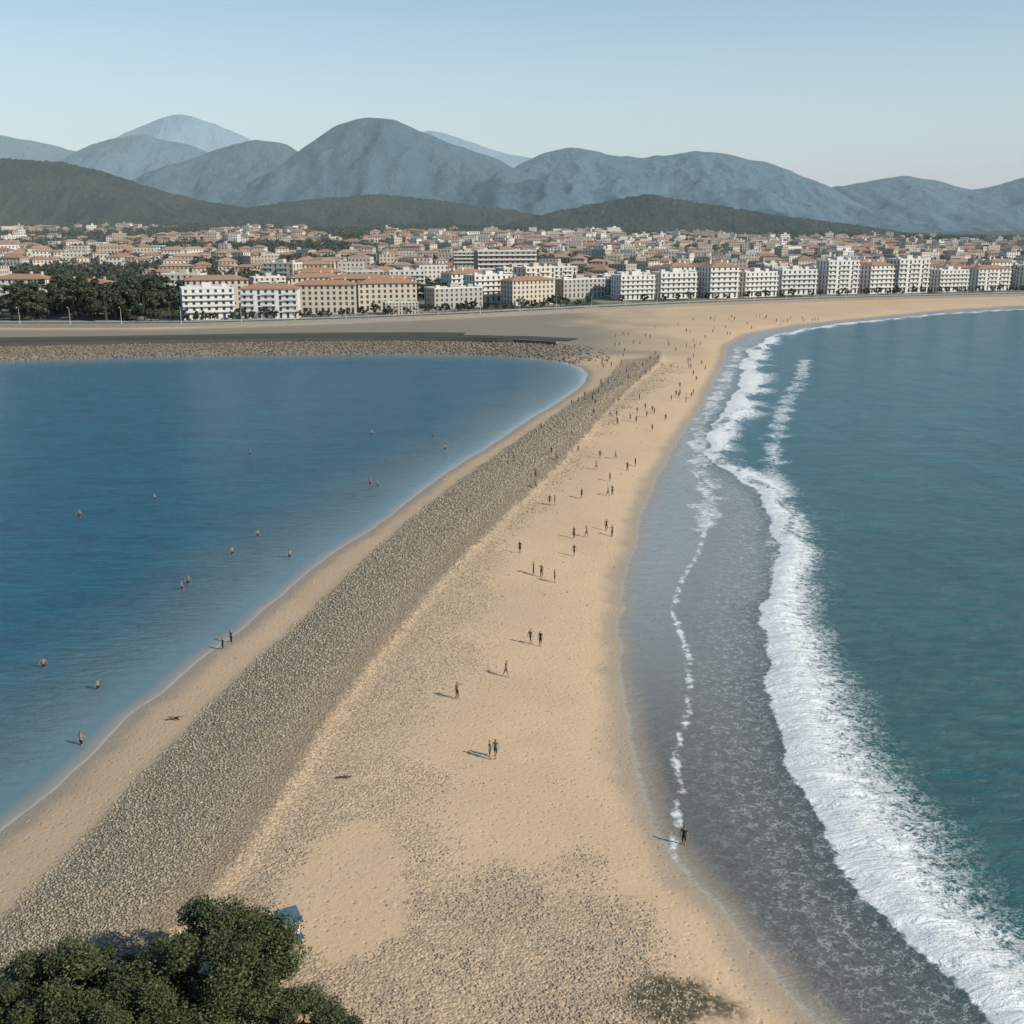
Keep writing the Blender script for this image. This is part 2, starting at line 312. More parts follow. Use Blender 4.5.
def tree(R,Ht,nclump,nleaf,leaf,seed,crown0=.3,link=None,name='tree',mats=None):
    rg=np.random.default_rng(seed); V=[];Fc=[]
    def addt(pts,rad,seg=7):
        v,f=tube(pts,rad,seg); o=len(V); V.extend(v); Fc.extend([tuple(i+o for i in q) for q in f])
    tz=Ht*crown0
    addt([(0,0,-.6),(.05*R,0,tz*.5),(.02*R,.04*R,tz),(0,0,Ht*.7)],[R*.075,R*.06,R*.045,R*.015])
    cl=[]
    for i in range(nclump):
        t=rg.uniform(0,6.28); rr=R*math.sqrt(rg.uniform(0,1))*.85; hz=tz+(Ht-tz)*rg.uniform(.12,.86)*(1-.5*(rr/R)**2)
        c=(rr*math.cos(t),rr*math.sin(t),hz); cl.append(c)
        if i<14: addt([(0,0,tz*.8+.1*i*Ht*.03),(c[0]*.5,c[1]*.5,(tz+hz)*.48),c],[R*.03,R*.018,R*.005],5)
    nb=len(Fc); Vb=np.array(V)
    cl=np.array(cl); ci=rg.integers(0,nclump,nleaf); cr=rg.uniform(.10,.26,nclump)*R
    dd=rg.normal(size=(nleaf,3)); dd/=np.linalg.norm(dd,axis=1,keepdims=True); rad=rg.uniform(0.2,1,nleaf)**.5*(1+.25*np.abs(rg.normal(size=nleaf))*(rg.uniform(0,1,nleaf)>.7))
    C=cl[ci]+dd*(cr[ci]*rad)[:,None]*np.array([1,1,.75]); ok=C[:,2]>Ht*.08; C=C[ok]; 
    Lv,Lf=leafquads(C,leaf*rg.uniform(.6,1.3,len(C)))
    rn=np.concatenate([np.zeros(len(Vb)),np.repeat(np.clip(rg.uniform(0,1,len(C))*.5+.5*rg.uniform(0,1,nclump)[ci[ok]],0,1),4)])
    V=np.concatenate([Vb,Lv]); Fa=np.concatenate([np.array(Fc),Lf+len(Vb)])
    mi=np.concatenate([np.zeros(nb),np.ones(len(Lf))])
    return mk(name,V,Fa,mats,mi,attrs={'rnd':('POINT',rn)},link=False)
BARK=simple('bark',(.09,.065,.045),(.05,.038,.028),.9,3)
def leafmat(name,a_,b_):
    g=G(name); m=g.out(g.mix(g.at('rnd'),a_,b_),.6,.25); return m
LEAF=leafmat('leaf_foreground',(.030,.042,.018),(.100,.112,.046))
LEAFD=leafmat('leaf_town',(.032,.042,.026),(.080,.090,.050))
T1=tree(6.0,10.0,75,60000,.12,1,.22,name='bush_tree_a',mats=[BARK,LEAF]); T2=tree(5.2,7.5,55,38000,.12,2,.15,name='bush_tree_b',mats=[BARK,LEAF])
def put_tree(me,x_,y_,s,rz,name='broadleaf_tree'):
    return place(me,name,(x_,y_,float(GZ(x_,y_)[0])-.1),rz,s)
put_tree(T1,-18.0,57.5,(.95,.95,.84),0.3); put_tree(T2,-26.8,56.0,(.95,.95,.9),1.2); put_tree(T2,-12.6,54.4,(.74,.74,.62),2.5); put_tree(T1,-22,53,(.85,.85,.70),2.9); put_tree(T2,-31,54,.6,4)

# ------------------------------------------------------------------ hills and mountains
def hill(name,Y0,W,crest,mat,nx,ny,rough,seed,front=1.0,fine=0,base=-5):
    cx=[c[0] for c in crest]; cz=[c[1] for c in crest]
    gx=np.linspace(cx[0],cx[-1],nx); gy=np.linspace(Y0-W*front,Y0+W,ny)
    XX,YY=np.meshgrid(gx,gy)
    wx=XX+(fbm(XX,YY,W*.5,3,seed)-.5)*W*.25*np.minimum(1,np.abs(YY-Y0)/W*3)
    spur=(fbm(XX,YY*.3,W*.26,4,seed+5)-.5)
    s_=np.abs(YY-Y0)/np.where(YY<Y0,W*front,W); s_=s_*(1+spur*1.3); s_=np.clip(s_,0,1)
    Zf=np.interp(np.linspace(cx[0],cx[-1],600),cx,cz); kk=np.hanning(25); kk/=kk.sum(); Zf=np.convolve(np.pad(Zf,12,'edge'),kk,'valid')
    Zc=np.interp(wx,np.linspace(cx[0],cx[-1],600),Zf)
    p_=(1-s_)**1.15*(1-.25*s_)
    rg_=1-np.abs(fbm(XX,YY*.7,W*.14,4,seed+9)*2-1)
    ZZ=base+(Zc-base)*p_+rough*(rg_-.7)*2*np.clip(p_*1.3,0,1)*sst(s_,-.05,.25)+rough*.45*(fbm(XX,YY,W*.07,3,seed+2)-.5)
    if fine: ZZ+=fine*(vn(XX/9,YY/9,seed+20)+vn(XX/5,YY/5,seed+21)-1)*sst(p_,.02,.1)
    id_=np.arange(nx*ny).reshape(ny,nx); q=np.stack([id_[:-1,:-1],id_[:-1,1:],id_[1:,1:],id_[1:,:-1]],-1).reshape(-1,4)
    mk(name,np.stack([XX,YY,ZZ],-1).reshape(-1,3),q,[mat],smooth=True)
def hm(name,a_,b_,sc1,bd):
    g=G(name); p=g.pos(); n_=g.noise(p,sc1,7,.68); n2=g.noise(p,sc1*9,5,.75)
    c=g.mix(g.ss(g.M('ADD',g.M('MULTIPLY',n_,.6),g.M('MULTIPLY',n2,.4)),.42,.60),a_,b_); g.bump(g.M('ADD',n2,n_),.7,bd); return g.out(c,.95,.05)
WOOD=hm('wooded_hill',(.026,.040,.031),(.054,.062,.044),.006,14)
M1=hm('mountain_scrub_hazed_near',(.045,.098,.135),(.072,.128,.160),.0022,50)  # blue of the air haze painted into the slope colour
M2=hm('mountain_scrub_hazed_mid',(.070,.140,.190),(.098,.170,.215),.0020,50)  # farther range: more aerial haze mixed into the base colour
M3=hm('mountain_scrub_hazed_far',(.15,.255,.34),(.18,.285,.36),.0016,50)  # farthest range: palest, haze of distance put in as colour
hill('wooded_hill',2650,620,[(-2400,170),(-1402,186),(-1172,197),(-1035,190),(-943,171),(-829,131),(-714,102),(-577,83),(-440,64),(-250,25)],WOOD,900,260,10,3,.85,4)
hill('wooded_hill',3000,600,[(-1000,40),(-825,75),(-560,113),(-349,129),(-190,113),(-32,93),(74,75),(200,50),(400,25)],WOOD,600,200,8,13,.9,4)
hill('wooded_hill',2750,560,[(-150,20),(67,73),(209,102),(328,124),(447,102),(638,74),(828,50),(1000,26)],WOOD,600,200,8,23,.9,4)
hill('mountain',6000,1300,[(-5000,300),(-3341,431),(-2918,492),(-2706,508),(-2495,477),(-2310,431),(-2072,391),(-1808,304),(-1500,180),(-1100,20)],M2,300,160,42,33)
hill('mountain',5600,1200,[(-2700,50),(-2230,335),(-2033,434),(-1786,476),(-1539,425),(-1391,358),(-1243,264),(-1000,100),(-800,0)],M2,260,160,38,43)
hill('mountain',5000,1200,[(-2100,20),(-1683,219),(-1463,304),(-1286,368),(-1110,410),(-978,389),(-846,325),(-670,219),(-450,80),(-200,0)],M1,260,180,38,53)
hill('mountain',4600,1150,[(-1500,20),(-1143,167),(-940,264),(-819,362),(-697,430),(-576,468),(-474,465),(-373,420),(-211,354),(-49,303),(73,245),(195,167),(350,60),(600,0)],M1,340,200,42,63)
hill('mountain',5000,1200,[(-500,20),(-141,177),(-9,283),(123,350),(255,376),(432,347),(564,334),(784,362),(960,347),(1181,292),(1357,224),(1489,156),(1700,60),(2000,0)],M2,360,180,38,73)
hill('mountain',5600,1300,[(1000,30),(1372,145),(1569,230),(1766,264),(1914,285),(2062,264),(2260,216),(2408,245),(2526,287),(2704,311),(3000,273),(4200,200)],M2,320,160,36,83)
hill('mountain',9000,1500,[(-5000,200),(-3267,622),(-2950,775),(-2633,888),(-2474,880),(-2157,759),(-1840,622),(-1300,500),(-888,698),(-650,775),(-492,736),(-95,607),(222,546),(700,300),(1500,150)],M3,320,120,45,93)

# ------------------------------------------------------------------ town: distant houses (one mass)
def roofmat(name,a_,b_):
    g=G(name); p=g.pos(); r=g.at('rnd'); return g.out(g.mix(g.M('ADD',g.M('MULTIPLY',r,.7),g.M('MULTIPLY',g.noise(p,.6,4),.3)),a_,b_),.85,.2)
ROOFT=roofmat('terracotta_roof',(.28,.15,.10),(.43,.28,.185)); ROOFF=roofmat('flat_roof',(.20,.18,.16),(.36,.33,.29))
g=G('house_wall'); uv=g.n('ShaderNodeUVMap'); su=g.n('ShaderNodeSeparateXYZ'); g.set(su.inputs[0],uv.outputs[0])
fu=g.M('FRACT',g.M('DIVIDE',su.outputs[0],3.1)); fv=g.M('FRACT',g.M('DIVIDE',su.outputs[1],3.0))
def band(f,a_,b_): return g.M('MULTIPLY',g.M('GREATER_THAN',f,a_),g.M('LESS_THAN',f,b_))
wm=g.M('MULTIPLY',band(fu,.30,.70),band(fv,.28,.80))
r=g.at('rnd'); wc=g.mix(r,(.56,.50,.42),(.38,.31,.24)); wc=g.mix(g.ss(g.M('FRACT',g.M('MULTIPLY',r,7.3)),.62,.72),wc,(.66,.63,.58))
HW=g.out(g.mix(wm,wc,(.06,.06,.065)),.8,.3)
Vv=[];Ff=[];Mi=[];Rn=[];UV=[]
def house(cx,cy,cz,w,d_,h,rot,flat,rn):
    c,s_=math.cos(rot),math.sin(rot); o=len(Vv)
    def P(a_,b_,z_): Vv.append((cx+a_*c-b_*s_,cy+a_*s_+b_*c,cz+z_))
    cs=[(-w/2,-d_/2),(w/2,-d_/2),(w/2,d_/2),(-w/2,d_/2)]
    for q in cs: P(*q,-4)
    for q in cs: P(*q,h)
    for i in range(4):
        j=(i+1)%4; Ff.append((o+i,o+j,o+4+j,o+4+i)); L=w if i%2==0 else d_
        UV.extend([(0,-4),(L,-4),(L,h),(0,h)]); Mi.append(0); Rn.append(rn)
    b=len(Vv); e=0 if flat else .6
    for q in cs: P(q[0]+math.copysign(e,q[0]),q[1]+math.copysign(e,q[1]),h+.02-(.1 if not flat else 0))
    if flat:
        Ff.append((b,b+1,b+2,b+3)); UV.extend([(0,0)]*4); Mi.append(2); Rn.append(rn)
        if rn>.4:
            m_=len(Vv); ww=w*.22; 
            for zz_ in (h,h+2.6):
                for (q0,q1) in ((-1,-1),(1,-1),(1,1),(-1,1)): P(q0*ww*.5+w*.1,q1*2.0,zz_+.03)
            for i in range(4):
                j=(i+1)%4; Ff.append((m_+i,m_+j,m_+4+j,m_+4+i)); UV.extend([(0,0)]*4); Mi.append(0); Rn.append(rn)
            Ff.append((m_+4,m_+5,m_+6,m_+7)); UV.extend([(0,0)]*4); Mi.append(2); Rn.append(rn)
    else:
        rh=min(w,d_)*.2
        if w>=d_: P(-(w-d_)/2,0,h+rh); P((w-d_)/2,0,h+rh); fs=[(b,b+1,b+5,b+4),(b+1,b+2,b+5),(b+2,b+3,b+4,b+5),(b+3,b,b+4)]
        else: P(0,-(d_-w)/2,h+rh); P(0,(d_-w)/2,h+rh); fs=[(b,b+1,b+4),(b+1,b+2,b+5,b+4),(b+2,b+3,b+5),(b+3,b,b+4,b+5)]
        for f_ in fs: Ff.append(f_); UV.extend([(0,0)]*len(f_)); Mi.append(1); Rn.append(rn)
hx=[]
yy_=640.0
while yy_<2150:
    row=13+(yy_-600)*.008; xx_=-.55*yy_-60
    while xx_<.62*yy_+60:
        w=random.uniform(9,18); 
        if random.random()<.3: w*=1.5
        hx.append((xx_,yy_+random.uniform(-8,8),w)); xx_+=w+random.uniform(2,13)
    yy_+=row+random.uniform(3,9)
hx=np.array(hx); ycl=np.interp(hx[:,0],WFX,WFY); green=fbm(hx[:,0],hx[:,1],120,4,91)
gzv=GZ(hx[:,0],hx[:,1]); nh=0
gth=np.interp(hx[:,0]/hx[:,1],[-.5,-.2,-.05,.5],[.44,.47,.53,.58])+np.interp(hx[:,1],[600,1100],[-.02,.03])-np.interp(hx[:,1],[1650,2150],[0,.12])
treespots=[]
for (a_,b_,w),yc_,gn,zz_,gt in zip(hx,ycl,green,gzv,gth):
    if b_-yc_<75: continue
    if gn>gt or random.random()<.07:
        for _ in range(3): treespots.append((a_+random.uniform(-10,10),b_+random.uniform(-8,8),zz_))
        continue
    right=a_/b_>-.08
    flat=random.random()<(.35 if right else .15)
    h=random.uniform(9,16) if flat else random.choice([6.2,6.2,9.2,9.2,12.2])
    house(a_,b_,zz_,w,random.uniform(9,14),h,random.gauss(0,.3)+.35*math.sin(a_*.006+b_*.004),flat,random.random()); nh+=1
    if random.random()<(.5 if right else .85): treespots.append((a_+w*.6+2,b_-8,zz_))
for i in range(2600):
    a_=random.uniform(-1300,1350); b_=random.uniform(2050,2420); treespots.append((a_,b_,None))
fr=[i for i,t in enumerate(treespots) if t[2] is None]; zf=GZ([treespots[i][0] for i in fr],[treespots[i][1] for i in fr])
for i,zv in zip(fr,zf): treespots[i]=(treespots[i][0],treespots[i][1],float(zv))
o=mk('town_houses',np.array(Vv),Ff,[HW,ROOFT,ROOFF],Mi,attrs={'rnd':('FACE',Rn)})
ul=o.data.uv_layers.new(name='UVMap'); ul.data.foreach_set('uv',np.array(UV,dtype=np.float32).ravel())
print('houses',nh,'trees',len(treespots))
ts=np.array(treespots); n=len(ts); LN=48
dd=RG.normal(size=(n,LN,3)); dd/=np.linalg.norm(dd,axis=2,keepdims=True); rs=RG.uniform(3.0,6.2,n)
C=ts[:,None,:]+dd*(RG.uniform(.3,1,(n,LN,1))**.5)*rs[:,None,None]*np.array([1,1,.85]); C[:,:,2]+=(rs*.85+1)[:,None]
Lv,Lf=leafquads(C.reshape(-1,3),RG.uniform(.9,2.0,n*LN))
mk('town_trees',Lv,Lf,[LEAFD],attrs={'rnd':('POINT',np.repeat(RG.uniform(0,1,n*LN),4))})

# ------------------------------------------------------------------ waterfront apartment buildings
GLASS=simple('window_glass',(.035,.045,.055),(.07,.08,.09),.15,2,.6)
W_WHITE=simple('render_white',(.70,.67,.62),(.62,.58,.53),.8,.3); W_CREAM=simple('render_cream',(.56,.48,.39),(.50,.43,.34),.8,.3)
W_OCH=simple('render_brown',(.33,.25,.19),(.28,.22,.17),.8,.3); W_GREY=simple('render_grey',(.42,.39,.35),(.35,.325,.295),.8,.3)
BAL=simple('balcony_concrete',(.66,.64,.60),(.56,.54,.50),.8,.5)
g=G('building_tiles'); oc=g.n('ShaderNodeTexCoord').outputs['Object']; wv=g.n('ShaderNodeTexWave'); g.set(wv.inputs['Vector'],oc); wv.inputs['Scale'].default_value=1.2; TILE=g.out(g.mix(g.noise(oc,.5,5),(.29,.145,.09),(.43,.27,.175)),.85,.2); g.bump(wv.outputs['Fac'],.4,.1)
def apartment(name,w,d_,fl,wall,roof,bal,fh=3.0):
    V=[];Fc=[];mi=[]
    def quad(a_,b_,c_,e_,m): 
        o=len(V); V.extend([a_,b_,c_,e_]); Fc.append((o,o+1,o+2,o+3)); mi.append(m)
    def box(x0,x1,y0,y1,z0,z1,m):
        quad((x0,y0,z0),(x1,y0,z0),(x1,y0,z1),(x0,y0,z1),m); quad((x1,y0,z0),(x1,y1,z0),(x1,y1,z1),(x1,y0,z1),m)
        quad((x1,y1,z0),(x0,y1,z0),(x0,y1,z1),(x1,y1,z1),m); quad((x0,y1,z0),(x0,y0,z0),(x0,y0,z1),(x0,y1,z1),m)
        quad((x0,y0,z1),(x1,y0,z1),(x1,y1,z1),(x0,y1,z1),m); quad((x0,y1,z0),(x1,y1,z0),(x1,y0,z0),(x0,y0,z0),m)
    h=fl*fh+1.0
    for side in range(4):
        L=w if side%2==0 else d_; D=(d_ if side%2==0 else w)/2; ang=side*math.pi/2; c,s_=math.cos(ang),math.sin(ang)
        def T(u,v,z_): return (u*c-v*s_, u*s_+v*c, z_)
        nb=max(2,int(L/3.4)); bw_=L/nb; us=[-L/2]; zs=[-2.0]
        for i in range(nb): us+= [-L/2+bw_*(i+.5)-.72,-L/2+bw_*(i+.5)+.72]
        us.append(L/2)
        for j in range(fl): zs+= [1.0+j*fh+(.05 if (j and bal) else .6) ,1.0+j*fh+2.35]
        zs[1]=.4; zs.append(h)
        for i in range(len(us)-1):
            for j in range(len(zs)-1):
                u0,u1,z0,z1=us[i],us[i+1],zs[j],zs[j+1]
                if i%2==1 and j%2==1:
                    q=.28
                    quad(T(u0,-D+q,z0),T(u1,-D+q,z0),T(u1,-D+q,z1),T(u0,-D+q,z1),1)
                    quad(T(u0,-D,z0),T(u1,-D,z0),T(u1,-D+q,z0),T(u0,-D+q,z0),0); quad(T(u0,-D+q,z1),T(u1,-D+q,z1),T(u1,-D,z1),T(u0,-D,z1),0)
                    quad(T(u0,-D,z0),T(u0,-D+q,z0),T(u0,-D+q,z1),T(u0,-D,z1),0); quad(T(u1,-D+q,z0),T(u1,-D,z0),T(u1,-D,z1),T(u1,-D+q,z1),0)
                else: quad(T(u0,-D,z0),T(u1,-D,z0),T(u1,-D,z1),T(u0,-D,z1),0)
        if bal and side in (0,2):
            sg=-1 if side==0 else 1
            for j in range(1,fl):
                for i in range(nb):
                    if bal==1 and i%3==2: continue
                    cx=-L/2+bw_*(i+.5); hw=bw_*.5-(.12 if bal==1 else .02)
                    y0,y1=sorted((sg*(D+.01),sg*(D+1.3))); z0=1.0+j*fh-.15
                    box(cx-hw,cx+hw,y0,y1,z0,z0+.15,2)
                    y2,y3=sorted((sg*(D+1.22),sg*(D+1.302))); box(cx-hw,cx+hw,y2,y3,z0+.16,z0+1.05,2)
    if roof:
        e=.9; rh=min(w,d_)*.18; z0=h-.02
        A=[(-w/2-e,-d_/2-e,z0),(w/2+e,-d_/2-e,z0),(w/2+e,d_/2+e,z0),(-w/2-e,d_/2+e,z0)]
        r0,r1=(-(w-d_)/2-.0,0,z0+rh),((w-d_)/2,0,z0+rh)
        quad(A[0],A[1],r1,r0,3); quad(A[2],A[3],r0,r1,3); quad(A[1],A[2],r1,r1,3); quad(A[3],A[0],r0,r0,3); quad(A[3],A[2],A[1],A[0],2)
        for cx in (-w*.28,w*.12,w*.33): box(cx-.5,cx+.5,.8,1.6,z0+rh*.3,z0+rh+1.2,0)
    else:
        quad((-w/2,-d_/2,h-.4),(w/2,-d_/2,h-.4),(w/2,d_/2,h-.4),(-w/2,d_/2,h-.4),4)
        box(-w/2-.1,w/2+.1,-d_/2-.15,-d_/2-.003,h-.5,h+.5,2); box(-w/2-.1,w/2+.1,d_/2+.003,d_/2+.15,h-.5,h+.5,2)
        box(-w/2-.16,-w/2-.003,-d_/2,d_/2,h-.5,h+.495,2); box(w/2+.003,w/2+.16,-d_/2,d_/2,h-.5,h+.495,2)
        box(-w*.1,w*.08,-2.2,2.2,h-.39,h+2.6,0); box(w*.28,w*.38,-1.6,1.6,h-.39,h+2.0,0); box(-w*.38,-w*.3,-1.2,1.2,h-.39,h+1.6,2)
    return mk(name,np.array(V),[tuple(f_) for f_ in Fc],[wall,GLASS,BAL,TILE,ROOFF],mi,link=False)
AP=[apartment('apartment_a',26,14,5,W_WHITE,False,2),apartment('apartment_b',30,14,5,W_WHITE,True,1),apartment('apartment_c',22,13,6,W_CREAM,False,1),
    apartment('apartment_d',34,14,5,W_CREAM,True,0),apartment('apartment_e',24,15,7,W_WHITE,False,1),apartment('apartment_f',40,16,8,W_OCH,False,2),apartment('apartment_g',36,15,4,W_GREY,False,0),apartment('apartment_h',20,14,6,W_WHITE,True,2)]
WD=[26,30,22,34,24,40,36,20]
def put(i,x_,y_,rz,s=1.0,nm='apartment_building'):
    place(AP[i],nm,(x_,y_,float(GZ(x_,y_)[0])),rz,s)
put(0,-155,568,.35,.98); put(1,-124,574,.10,.95); put(3,-101,606,.1,.95); put(3,-70,622,.25,.95); put(6,-60,600,.3,.5,'arcade_building')
put(3,-88,645,.15); put(3,-165,625,.3,1.0); put(3,-235,620,-.2,.9); put(1,-285,590,0,.8); put(1,-120,700,.3); put(2,-150,735,-.3); put(6,-105,760,.15); 
put(5,-5,800,.2,1.05); put(5,-28,880,.1,.9); put(0,-70,745,.15,.9)
def along(off,gap,start,end,choices,skip=0,sr=(.9,1.08)):
    pts=[];
    for (ax,ay),(bx,by) in zip(WF[:-1],WF[1:]):
        L=math.hypot(bx-ax,by-ay); ux,uy=(bx-ax)/L,(by-ay)/L
        m=int(L); 
        for i in range(m): pts.append((ax+ux*i,ay+uy*i,math.atan2(uy,ux)))
    i=0
    while i<len(pts):
        X0,Y0,an=pts[i]
        if X0<start: i+=1; continue
        if X0>end: break
        c=random.choice(choices); w=WD[c]; j=min(len(pts)-1,i+w//2); X0,Y0,an=pts[j]; of=off+random.uniform(-4,5)
        if random.random()>skip: put(c,X0-math.sin(an)*of,Y0+math.cos(an)*of,an+random.choice([0,0,math.pi])+random.uniform(-.10,.10),random.uniform(*sr))
        i=j+w//2+int(random.uniform(*gap))
along(18,(4,16),-38,45,[6,6,3,0],0,(.75,.9))
along(18,(3,13),50,560,[0,1,4,0,7,7,0,2],.03,(.92,1.06))
along(46,(4,16),-60,600,[0,2,3,7,6,4],.15)
along(74,(6,22),-330,640,[3,6,3,1,2,2],.2,(.8,1.0))

TT=[tree(4.5,9,14,1500,.5,21+i,.25,name='street_tree_mesh',mats=[BARK,LEAFD]) for i in range(3)]
def stree(x_,y_,s): put_tree(random.choice(TT),x_,y_,s*random.uniform(.85,1.15),random.uniform(0,6),'street_tree')
for i in range(50): stree(random.uniform(-258,-184),random.uniform(552,612),random.uniform(1.3,2.4))
for i in range(44):
    X0=-190+i*5.3; stree(X0+random.uniform(-1.5,1.5),np.interp(X0,WFX,WFY)-9+random.uniform(-2,2),random.uniform(.5,.85))
for i in range(75):
    X0=-30+i*7+random.uniform(-2,2)
    if random.random()<.8: stree(X0,np.interp(X0,WFX,WFY)-3,random.uniform(.45,.8))
for i in range(70): X0=random.uniform(-330,-10); stree(X0,np.interp(X0,WFX,WFY)+random.uniform(26,120),random.uniform(.8,1.5))

# ------------------------------------------------------------------ promenade, road, sea wall
def ribbon(name,o0,o1,dz,mat,x0=-590,x1=1000,skirt=.0,line=WF,zoff=-28,lift=.35):
    pts=[]
    for (ax,ay),(bx,by) in zip(line[:-1],line[1:]):
        L=math.hypot(bx-ax,by-ay); m=max(1,int(L/6))
        for i in range(m):
            t=i/m; X0=ax+(bx-ax)*t
            if x0<=X0<=x1: pts.append((X0,ay+(by-ay)*t))
    pts=np.array(pts); kk=np.ones(9)/9
    ps=pts.copy()
    for c in (0,1): ps[4:-4,c]=np.convolve(pts[:,c],kk,'valid')
    d=np.gradient(ps,axis=0); d/=np.linalg.norm(d,axis=1,keepdims=True); nrm=np.stack([-d[:,1],d[:,0]],-1)
    A=ps+nrm*o0; B=ps+nrm*o1; mid=ps+nrm*zoff; zb=GZ(mid[:,0],mid[:,1]); zb=np.convolve(np.pad(zb,4,'edge'),kk,'valid')+lift+dz
    n=len(ps); V=np.concatenate([np.c_[A,zb],np.c_[B,zb],np.c_[A,zb-skirt-.001],np.c_[B,zb-skirt-.001]]); i=np.arange(n-1)
    Fq=[np.stack([i,i+1,n+i+1,n+i],-1)]
    if skirt: Fq+= [np.stack([2*n+i,2*n+i+1,i+1,i],-1),np.stack([n+i,n+i+1,3*n+i+1,3*n+i],-1)]
    mk(name,V,np.concatenate(Fq)[:, ::1],[mat]); return ps,nrm,zb
ASPH=simple('asphalt',(.05,.05,.05),(.07,.068,.065),.9,.5); PAVE=simple('pavement_stone',(.40,.37,.32),(.31,.285,.245),.85,.4); PAINT=simple('road_paint',(.75,.75,.72),(.7,.7,.66),.7,1)
WALLM=simple('sea_wall_stone',(.30,.27,.23),(.20,.18,.15),.9,.6); WALLD=simple('breakwater_stone',(.13,.11,.09),(.075,.065,.055),.9,.6)
GRASS=simple('grass_verge',(.05,.065,.03),(.10,.10,.055),.95,.3)
ribbon('road',-23,-14,0,ASPH,skirt=2); ribbon('road_marking',-18.6,-18.4,.006,PAINT)
ps,nr,zb=ribbon('promenade_pavement',-36,-23.01,.14,PAVE,skirt=3); ribbon('sea_wall',-36.6,-36.01,.95,WALLM,skirt=4); ribbon('pavement',-13.99,-6,.14,PAVE,skirt=2)
BW=[(-600,416),(-420,432),(-194,452),(-104,469),(-45,474),(-5,469),(24,455)]
ribbon('breakwater_wall',-1.0,0,1.4,WALLD,-600,30,3,BW,0,0); ribbon('breakwater_path',.01,6,.35,PAVE,-600,30,2,BW,3,0)
ribbon('embankment_road',12,24,.30,ASPH,-600,20,2,BW,18,0)
ribbon('grass_verge',26,33,.40,GRASS,-600,-20,2,BW,29,0)
def lampmesh():
    V=[];Fc=[]
    for pts,rad in (([(0,0,0),(0,0,.5),(0,0,.55),(0,0,7.2)],[.16,.16,.09,.06]),([(0,0,7.1),(0,-.5,7.7),(0,-1.6,7.8)],[.05,.045,.04]),([(0,-1.3,7.78),(0,-1.5,7.72),(0,-2.2,7.74),(0,-2.3,7.78)],[.05,.17,.15,.03])):
        v,f=tube(pts,rad,8); o=len(V); V+=v; Fc+=[tuple(i+o for i in q) for q in f]
    return mk('street_lamp_mesh',np.array(V),Fc,[BAL],link=False)
LM=lampmesh()
for i in range(6,len(ps)-60,4):
    q=ps[i]+nr[i]*-24; place(LM,'street_lamp',(q[0],q[1],zb[i]+.1),math.atan2(nr[i][1],nr[i][0])-math.pi/2)

